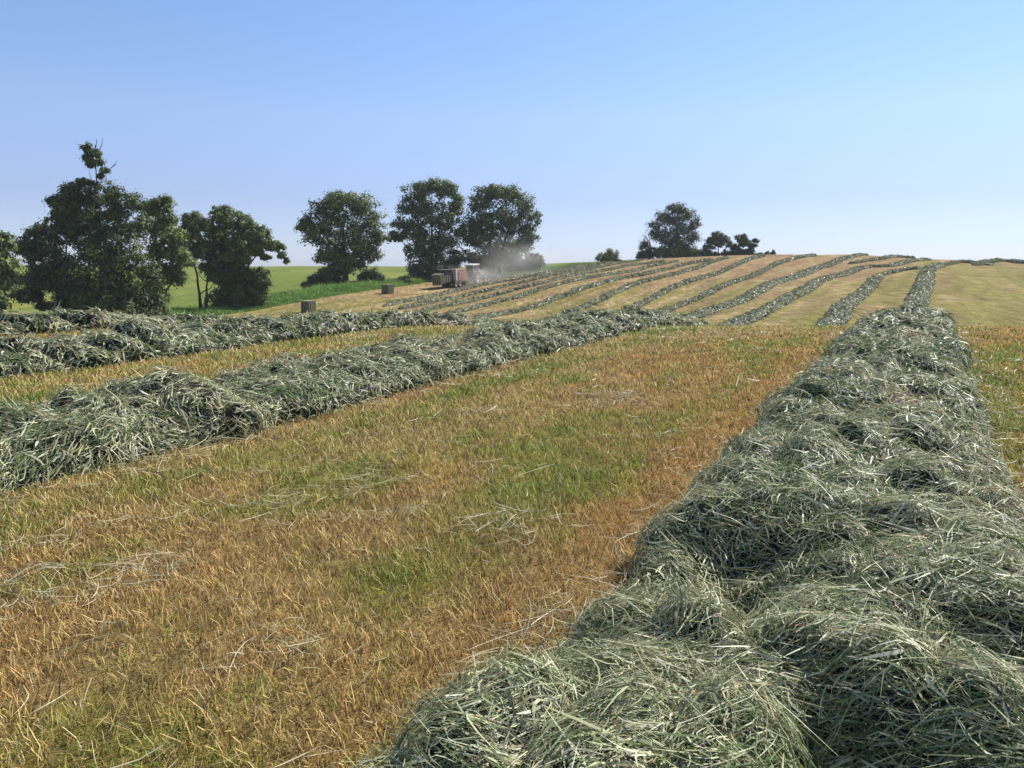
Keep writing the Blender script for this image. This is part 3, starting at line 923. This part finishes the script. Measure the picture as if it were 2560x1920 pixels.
tree("broadleaf_tree", "largest tree of the hilltop copse with shrubs around its foot", "tree", 1692, 177,
     [(1690, 520, 22, 14), (1662, 545, 22, 18), (1718, 535, 22, 16), (1735, 560, 12, 16), (1640, 570, 16, 20), (1690, 555, 30, 24), (1672, 590, 28, 22), (1715, 585, 26, 24), (1735, 595, 14, 12), (1648, 595, 14, 14), (1695, 615, 36, 14)],
     'grey', .38, tr=.4, group="hilltop copse", puff=.8)
shrub("dark bush at the left foot of the largest hilltop tree", 1625, 175, [(1612, 625, 16, 20), (1635, 632, 20, 14), (1605, 640, 14, 8)], 'dark', .32, puff=.6, group="hilltop copse")
shrub("broad bush in front of the largest hilltop tree's trunk", 1680, 174.5, [(1660, 632, 20, 14), (1685, 628, 22, 16), (1705, 634, 18, 12)], 'mid', .32, puff=.6, group="hilltop copse")
shrub("bright topped bush at the right foot of the largest hilltop tree", 1742, 174.5, [(1725, 630, 18, 15), (1748, 634, 20, 10), (1766, 638, 12, 7)], 'mid', .32, puff=.6, group="hilltop copse")
tree("small_tree", "small open tree on the hilltop, left of the two beside the copse", "tree", 1794, 176,
     [(1795, 588, 15, 9), (1780, 602, 16, 10), (1810, 600, 16, 9), (1772, 620, 12, 8), (1822, 610, 8, 7), (1800, 612, 10, 6), (1815, 632, 14, 8), (1780, 636, 14, 6)], 'grey', .32, tr=.2, group="hilltop copse", dens=.8, puff=.55)
tree("small_tree", "small dark tree with flat side branches, rightmost on the hilltop", "tree", 1858, 175,
     [(1853, 595, 14, 9), (1860, 606, 16, 9), (1840, 618, 14, 10), (1878, 613, 13, 6), (1890, 601, 8, 4), (1845, 632, 16, 8), (1872, 628, 14, 6), (1880, 638, 12, 5), (1825, 634, 12, 7)], 'dark', .32, tr=.22, group="hilltop copse", dens=.9, puff=.55)
shrub("thin straggly scrub on the skyline right of the small hilltop trees", 1922, 168, [(1908, 636, 14, 4), (1922, 633, 8, 6), (1934, 632, 4, 7), (1895, 639, 10, 3)], 'grey', .26, dens=.5, puff=.4, group="hilltop copse")

# bare dead tree on the left side of the copse
bx = slopes(1632, 720)[0] * 175.5
gz = float(ground(bx, 175.5)); org = np.array([bx, 175.5, gz])
droot = empty("dead_tree", tuple(org))
tag(droot, "leafless grey dead tree leaning left of the largest hilltop tree", "tree", "hilltop copse")
lst = []


def grow(p, d, L, r, lev):
    e = p + d * L
    lst.append((curve_pts(p, e, (0, 0, -.05 * L), 5, .05 * L), np.linspace(r, r * .55, 5), 5))
    if lev == 0:
        return
    for _ in range(3 if lev > 1 else 2):
        nd = norm(d + rng.normal(0, .42, 3) + np.array([-.05, 0, .12]))
        grow(p + (e - p) * rng.uniform(.55, 1), nd, L * rng.uniform(.5, .75), r * .55, lev - 1)


grow(org - np.array([0, 0, .2]), norm(np.array([-.28, 0, 1])), 3.4, .17, 4)
grow(org + np.array([.3, .3, -.2]), norm(np.array([-.65, .1, 1])), 3.0, .13, 4)
tv, tq = tubes(lst)
make_mesh("trunk", tv - org, tq, None, M_DEAD, droot, True)

# ------------------------------------------------------------------ bales, tractor, baler
M_BALE = mat_solid("bale_hay", (.075, .08, .045), .85, 0, .10, .05, 9.0, .1)
M_TWINE = mat_solid("twine", (.42, .37, .24), .8, 0, .0)
M_RED = mat_solid("red_paint", (.17, .065, .055), .8, 0, .5, spec=.1)
M_DARK = mat_solid("dark_steel", (.045, .046, .045), .6, 0, .18)
M_GREY = mat_solid("grey_steel", (.23, .23, .22), .5, .2, .2)
M_PALE = mat_solid("pale_paint", (.62, .60, .55), .5, 0, .15)
M_RUB = mat_solid("tyre_rubber", (.03, .03, .03), .85, 0, .18)
M_GLASS = mat_solid("cab_glass", (.05, .065, .07), .08, 0, .08, spec=.8)
import bmesh


class MB:
    def __init__(self):
        self.bm = bmesh.new()

    def box(self, x0, x1, y0, y1, z0, z1, bev=.03, taper=None):
        r = bmesh.ops.create_cube(self.bm, size=1)
        vs = r['verts']
        for v in vs:
            f = v.co.copy()
            v.co = Vector((x0 + (f.x + .5) * (x1 - x0), y0 + (f.y + .5) * (y1 - y0), z0 + (f.z + .5) * (z1 - z0)))
            if taper:
                taper(v.co)
        es = list({e for v in vs for e in v.link_edges})
        if bev:
            bmesh.ops.bevel(self.bm, geom=es, offset=bev, segments=2, affect='EDGES', profile=.6)
        return self

    def cyl(self, c, r, w, axis='Y', seg=28, r2=None):
        rot = {'Y': Matrix.Rotation(math.pi / 2, 4, 'X'), 'Z': Matrix.Identity(4), 'X': Matrix.Rotation(math.pi / 2, 4, 'Y')}[axis]
        bmesh.ops.create_cone(self.bm, cap_ends=True, segments=seg, radius1=r, radius2=r if r2 is None else r2, depth=w, matrix=Matrix.Translation(c) @ rot)
        return self

    def bar(self, a, b, r, seg=8):
        a, b = Vector(a), Vector(b)
        q = Vector((0, 0, 1)).rotation_difference((b - a).normalized()).to_matrix().to_4x4()
        bmesh.ops.create_cone(self.bm, cap_ends=True, segments=seg, radius1=r, radius2=r, depth=(b - a).length, matrix=Matrix.Translation((a + b) / 2) @ q)
        return self

    def lathe(self, prof, c, seg=32):
        """profile (y, radius) spun about the Y axis through c"""
        rings = []
        for (y, r) in prof:
            rings.append([self.bm.verts.new((c[0] + r * math.cos(a), c[1] + y, c[2] + r * math.sin(a))) for a in (2 * math.pi * k / seg for k in range(seg))])
        n = len(rings)
        for i in range(n):
            A, B = rings[i], rings[(i + 1) % n]
            for k in range(seg):
                self.bm.faces.new((A[k], A[(k + 1) % seg], B[(k + 1) % seg], B[k]))
        return self

    def build(self, name, mat, parent=None, label=None):
        bmesh.ops.recalc_face_normals(self.bm, faces=self.bm.faces)
        me = bpy.data.meshes.new(name)
        self.bm.to_mesh(me); self.bm.free()
        me.materials.append(mat)
        o = bpy.data.objects.new(name, me)
        COL.objects.link(o)
        if parent: o.parent = parent
        if label: o["label"] = label
        return o


def bale_parts(root, L=1.25, W=1.12, H=1.22):
    m = MB()
    nfl = 8                                          # flakes packed along the bale
    for k in range(nfl):
        x0 = -L / 2 + L * k / nfl
        j = rng.uniform(-.022, .022, 3)
        m.box(x0 + .003, x0 + L / nfl - .003, -W / 2 + j[0], W / 2 + j[0], .01, H + j[1], .03)
    m.box(-L / 2 + .04, L / 2 - .04, -W / 2 + .05, W / 2 - .05, .03, H - .05, 0)
    m.build("packed_hay", M_BALE, root)
    for y in np.linspace(-W * .4, W * .4, 5):
        t = MB()
        t.box(-L / 2 - .012, L / 2 + .012, y - .012, y + .012, H + .025, H + .045, 0)
        t.box(-L / 2 - .035, -L / 2 - .012, y - .012, y + .012, 0.02, H + .045, 0)
        t.box(L / 2 + .012, L / 2 + .035, y - .012, y + .012, 0.02, H + .045, 0)
        t.build("twine", M_TWINE, root)


YAW = math.pi / 2 - PHI
GB = "square hay bales"
for (bx_, by_, lab, dz) in ((772, 779, "square hay bale nearer the viewer, at the left end of the baled strip", 0.06), (970, 734, "square hay bale midway between the nearer bale and the baler", -.04)):
    p = hit(bx_, by_)
    o = empty("hay_bale", (p[0], p[1], float(ground(p[0], p[1])) - .02), YAW + dz)
    bale_parts(o)
    tag(o, lab, "hay bale", GB)


def pitch_on_ground(p, L):
    z0, z1 = float(ground(*p)), float(ground(p[0] + D2[0] * L, p[1] + D2[1] * L))
    return z0, -math.atan((z1 - z0) / L)


def wheel(parent, c, r, w, rim):
    t = MB()
    t.lathe([(-w * .5, r * .62), (-w * .5, r * .88), (-w * .36, r * .97), (0, r), (w * .36, r * .97), (w * .5, r * .88), (w * .5, r * .62), (0, r * .6)], (0, 0, 0))
    for k in range(18):                               # lugs
        a = 2 * math.pi * k / 18
        t.bar((math.cos(a) * r, -w * .45, math.sin(a) * r), (math.cos(a + .12) * r * 1.0, 0, math.sin(a + .12) * r), r * .035, 5)
        t.bar((math.cos(a + .05) * r, w * .45, math.sin(a + .05) * r), (math.cos(a + .17) * r, 0, math.sin(a + .17) * r), r * .035, 5)
    root = MB().cyl(Vector((0, 0, 0)), r * .16, w * .8).build("wheel", M_DARK, parent)
    root.location = c
    t.build("tyre", M_RUB, root)
    MB().lathe([(-w * .3, r * .6), (-w * .1, r * .15), (w * .1, r * .15), (w * .3, r * .6), (0, r * .55)], (0, 0, 0)).build("rim", rim, root)
    return root


rear = hit(1104, 722)
z0, pit = pitch_on_ground(rear, 9)
# ---- baler
B = empty("hay_baler", (rear[0], rear[1], z0), YAW)
B.rotation_euler = (0, pit, YAW)
tag(B, "dusty red square baler with dark rear chamber towed behind the tractor", "baler")
m = MB().box(.0, 4.2, -.72, .72, .95, 2.0, .04)
for x in (.35, .95, 1.55, 2.15):
    m.box(x, x + .10, -.79, .79, .90, 2.06, .02)
m.build("bale_chamber", M_DARK, B)


def slope_front(co):
    if co.x > 5.5 and co.z > 1.6: co.x -= .7


MB().box(2.7, 6.1, -1.2, 1.2, .85, 2.72, .08, slope_front).box(3.0, 5.0, -1.26, 1.26, 1.1, 2.3, .04).build("body", M_RED, B)
MB().box(2.45, 2.68, -1.22, 1.22, .9, 2.78, .03).build("rear_frame", M_PALE, B)
m = MB().box(.55, 2.4, -.62, .62, 2.09, 2.42, .05)
for x in (.7, 1.1, 1.5, 1.9):
    m.box(x, x + .22, -.5, .5, 2.43, 2.72, .04)
m.build("knotter_cover", M_DARK, B)
MB().box(.35, 2.42, -1.05, 1.05, 2.78, 2.84, .01).build("platform", M_DARK, B)
m = MB()
for y in (-1.0, 1.0):
    m.bar((.4, y, 2.84), (.4, y, 3.35), .025).bar((2.4, y, 2.84), (2.4, y, 3.35), .025).bar((1.4, y, 2.84), (1.4, y, 3.35), .025)
    m.bar((.4, y, 3.35), (2.4, y, 3.35), .025).bar((.4, y, 3.1), (2.4, y, 3.1), .02)
m.bar((.4, -1.0, 3.35), (.4, 1.0, 3.35), .025)
m.build("guard_rail", M_DARK, B)
m = MB()
for y in (-.6, -.2, .2, .6):
    m.bar((-1.5, y, .62), (.05, y, .88), .05)
m.bar((-1.5, -.65, .62), (-1.5, .65, .62), .05).bar((-.8, -.65, .74), (-.8, .65, .74), .04)
m.build("bale_chute", M_GREY, B)
m = MB().box(2.0, 3.9, -.55, .55, .62, .84, .03).cyl(Vector((2.4, 0, .58)), .09, 2.3).cyl(Vector((3.6, 0, .58)), .09, 2.3)
m.build("axle", M_DARK, B)
for x in (2.4, 3.6):
    for y in (-1.0, 1.0):
        wheel(B, (x, y, .58), .58, .46, M_PALE)
m = MB().cyl(Vector((5.6, 0, .48)), .34, 2.2)
for k in range(5):
    m.cyl(Vector((5.6, -1 + k * .5, .48)), .42, .05)
m.build("pickup", M_DARK, B)
MB().bar((6.0, -.25, .9), (8.3, 0, .62), .10).bar((6.0, .25, .9), (8.3, 0, .62), .10).build("drawbar", M_RED, B)
MB().cyl(Vector((6.35, 0, 1.35)), .62, .30, 'X').build("flywheel_cover", M_GREY, B)
for y in (-.62, .62):
    MB().cyl(Vector((-.04, y, 1.05)), .07, .06, 'X').build("tail_light", mat_solid("red_lens", (.5, .02, .02), .2), B)
# a bale sliding down the chute
cb = np.array([rear[0], rear[1]]) + D2 * -.66
o = empty("hay_bale", (cb[0], cb[1], z0 + .72), YAW)
o.rotation_euler = (0, pit - math.atan(.26 / 1.55) , YAW)
bale_parts(o, 1.15, 1.5, 1.4)
tag(o, "dark square hay bale leaving the baler on its rear chute", "hay bale", GB)

# ---- tractor
tp = rear + D2 * 7.8
zt, pt_ = pitch_on_ground(tp, 4.5)
T = empty("tractor", (tp[0], tp[1], zt), YAW)
T.rotation_euler = (0, pt_, YAW)
B.scale = (.95,) * 3
tag(T, "red tractor with pale cab half hidden in dust ahead of the baler", "tractor")


def hood_t(co):
    if co.x > 3.6 and co.z > 1.5: co.z -= .18


MB().box(1.95, 4.25, -.44, .44, 1.12, 1.98, .08, hood_t).build("hood", M_RED, T)
MB().box(-.1, 4.0, -.36, .36, .62, 1.12, .04).build("chassis", M_DARK, T)
MB().box(4.26, 4.32, -.34, .34, 1.15, 1.74, .01).build("grille", M_DARK, T)
cabr = MB().box(.22, 1.93, -.74, .74, 1.15, 1.62, .05).build("cab", M_RED, T)
for (x, y) in ((.3, -.7), (.3, .7), (1.85, -.7), (1.85, .7), (1.1, -.72), (1.1, .72)):
    MB().bar((x, y, 1.6), (x * .96 + .05, y * .95, 2.86), .05).build("cab_pillar", M_PALE, cabr)
MB().box(.33, 1.82, -.66, .66, 1.62, 2.84, .04).build("cab_glass", M_GLASS, cabr)
MB().box(.12, 2.05, -.82, .82, 2.85, 3.05, .07).build("cab_roof", M_PALE, cabr)
for y in (-1, 1):
    wheel(T, (.75, y * .98, .90), .90, .52, M_PALE)
    wheel(T, (3.45, y * .88, .64), .64, .40, M_PALE)
    f = MB()
    for k in range(7):
        a0, a1 = R(20 + k * 20), R(20 + (k + 1) * 20)
        c0, c1 = (.75 + 1.02 * math.cos(a0), .90 + 1.02 * math.sin(a0)), (.75 + 1.02 * math.cos(a1), .90 + 1.02 * math.sin(a1))
        vs = [f.bm.verts.new((cx, y * .98 + dy, cz + dz)) for (cx, cz) in (c0, c1) for dy in (-.3, .3) for dz in (0, .05)]
        bmesh.ops.convex_hull(f.bm, input=vs)
    f.build("fender", M_RED, T)
    MB().bar((1.9, y * .7, 2.3), (2.0, y * 1.05, 2.35), .02).box(1.96, 2.0, y * 1.05 - .1, y * 1.05 + .1, 2.15, 2.5, .01).build("mirror", M_DARK, T)
MB().bar((2.3, -.3, 1.9), (2.3, -.3, 2.95), .05).build("exhaust_pipe", M_GREY, T)
MB().bar((0, 0, .62), (-.35, 0, .6), .07).build("hitch", M_DARK, T)

# ------------------------------------------------------------------ dust
def mat_dust():
    m, nt, out = nodes("dust")
    tc = nt.nodes.new("ShaderNodeTexCoord")
    nz = nt.nodes.new("ShaderNodeTexNoise"); nz.inputs["Scale"].default_value = 2.3; nz.inputs["Detail"].default_value = 3
    nt.links.new(tc.outputs["Object"], nz.inputs["Vector"])
    ln = nt.nodes.new("ShaderNodeVectorMath"); ln.operation = 'LENGTH'
    nt.links.new(tc.outputs["Object"], ln.inputs[0])
    fall = nt.nodes.new("ShaderNodeMapRange"); fall.interpolation_type = 'SMOOTHSTEP'
    fall.inputs[1].default_value = .98; fall.inputs[2].default_value = .05; fall.inputs[3].default_value = 0; fall.inputs[4].default_value = 1
    nt.links.new(ln.outputs["Value"], fall.inputs[0])
    mr = nt.nodes.new("ShaderNodeMapRange")
    mr.inputs[1].default_value = .34; mr.inputs[2].default_value = .72; mr.inputs[3].default_value = .15; mr.inputs[4].default_value = 1.6
    nt.links.new(nz.outputs["Fac"], mr.inputs[0])
    a = nt.nodes.new("ShaderNodeMath"); a.operation = 'MULTIPLY'
    nt.links.new(fall.outputs[0], a.inputs[0]); nt.links.new(mr.outputs[0], a.inputs[1])
    b = nt.nodes.new("ShaderNodeMath"); b.operation = 'MULTIPLY'; b.inputs[1].default_value = .092
    nt.links.new(a.outputs[0], b.inputs[0])
    v = nt.nodes.new("ShaderNodeVolumePrincipled")
    v.inputs["Color"].default_value = (.98, .95, .90, 1)
    v.inputs["Anisotropy"].default_value = .2
    nt.links.new(b.outputs[0], v.inputs["Density"])
    nt.links.new(v.outputs[0], out.inputs["Volume"])
    return m


M_DUST = mat_dust()


def dust(c, r, label, rz=0.0):
    bm = bmesh.new()
    bmesh.ops.create_icosphere(bm, subdivisions=4, radius=1)
    me = bpy.data.meshes.new("dust_cloud"); bm.to_mesh(me); bm.free()
    me.materials.append(M_DUST)
    o = bpy.data.objects.new("dust_cloud", me); COL.objects.link(o)
    o.location = c; o.scale = r; o.rotation_euler = (0, 0, rz)
    tag(o, label, kind="stuff")


dust(tuple(pt(1190, 694, 117)), (6.5, 6.0, 2.6), "tan dust swirling round the tractor's wheels")
dust(tuple(pt(1290, 655, 125)), (9.5, 4.5, 5.0), "pale dust cloud drifting in front of the broad tree")

# ------------------------------------------------------------------ thin summer haze
hm, hnt, hout = nodes("haze_air")
hv = hnt.nodes.new("ShaderNodeVolumePrincipled")
hv.inputs["Color"].default_value = (.86, .91, 1.0, 1)
hv.inputs["Density"].default_value = .0002
hnt.links.new(hv.outputs[0], hout.inputs["Volume"])
bm = bmesh.new(); bmesh.ops.create_cube(bm, size=1)
for v in bm.verts:
    v.co = Vector((v.co.x * 1440, 430 + v.co.y * 960, -18 + v.co.z * 78))
me = bpy.data.meshes.new("haze"); bm.to_mesh(me); bm.free(); me.materials.append(hm)
ho = bpy.data.objects.new("haze", me); COL.objects.link(ho)
tag(ho, "thin bluish summer haze over the fields", kind="stuff")

# ------------------------------------------------------------------ light
SUN_AZ, SUN_EL = R(54), R(45)
w = bpy.data.worlds.new("World")
scene.world = w
w.use_nodes = True
nt = w.node_tree
nt.nodes.clear()
sky = nt.nodes.new("ShaderNodeTexSky")
sky.sky_type = 'NISHITA'
sky.sun_disc = False
sky.sun_elevation = SUN_EL
sky.sun_rotation = SUN_AZ
sky.altitude = 200
sky.air_density = 1.0
sky.dust_density = .12
sky.ozone_density = 2.5
# pale summer haze low down in the sky: graded by elevation
gtc = nt.nodes.new("ShaderNodeTexCoord")
sep = nt.nodes.new("ShaderNodeSeparateXYZ"); nt.links.new(gtc.outputs["Generated"], sep.inputs[0])
ramp = nt.nodes.new("ShaderNodeValToRGB")
els = [(0.0, (.46, .55, .95)), (.014, (.45, .54, .90)), (.07, (.54, .535, .76)), (.165, (.80, .76, .88)), (.285, (.83, .88, .98)), (1, (1, 1, 1))]
ramp.color_ramp.elements[0].position = 0; ramp.color_ramp.elements[0].color = (*els[0][1], 1)
ramp.color_ramp.elements[1].position = 1; ramp.color_ramp.elements[1].color = (1, 1, 1, 1)
for p_, c_ in els[1:-1]:
    e_ = ramp.color_ramp.elements.new(p_); e_.color = (*c_, 1)
nt.links.new(sep.outputs["Z"], ramp.inputs[0])
mulc = nt.nodes.new("ShaderNodeVectorMath"); mulc.operation = 'MULTIPLY'
nt.links.new(sky.outputs[0], mulc.inputs[0]); nt.links.new(ramp.outputs[0], mulc.inputs[1])
bg = nt.nodes.new("ShaderNodeBackground"); bg.inputs[1].default_value = .110
wo = nt.nodes.new("ShaderNodeOutputWorld")
nt.links.new(mulc.outputs[0], bg.inputs[0]); nt.links.new(bg.outputs[0], wo.inputs[0])
sl = bpy.data.lights.new("sun", 'SUN')
sl.energy = 5.0; sl.angle = R(.53); sl.color = (1.0, .955, .88)
so = bpy.data.objects.new("sun", sl); COL.objects.link(so)
dv = Vector((math.sin(SUN_AZ) * math.cos(SUN_EL), math.cos(SUN_AZ) * math.cos(SUN_EL), math.sin(SUN_EL)))
so.rotation_euler = (-dv).to_track_quat('-Z', 'Y').to_euler()
so.location = (60, 20, 80)

scene.view_settings.view_transform = 'Standard'
scene.view_settings.look = 'None'
scene.view_settings.gamma = 1
scene.view_settings.exposure = .66
scene.render.engine = 'CYCLES'
cy = scene.cycles
cy.max_bounces = 5; cy.diffuse_bounces = 3; cy.glossy_bounces = 2; cy.transmission_bounces = 3; cy.volume_bounces = 1
cy.transparent_max_bounces = 6
cy.use_denoising = True
cy.denoiser = 'OPENIMAGEDENOISE'
cy.denoising_input_passes = 'RGB_ALBEDO_NORMAL'
cy.denoising_prefilter = 'ACCURATE'
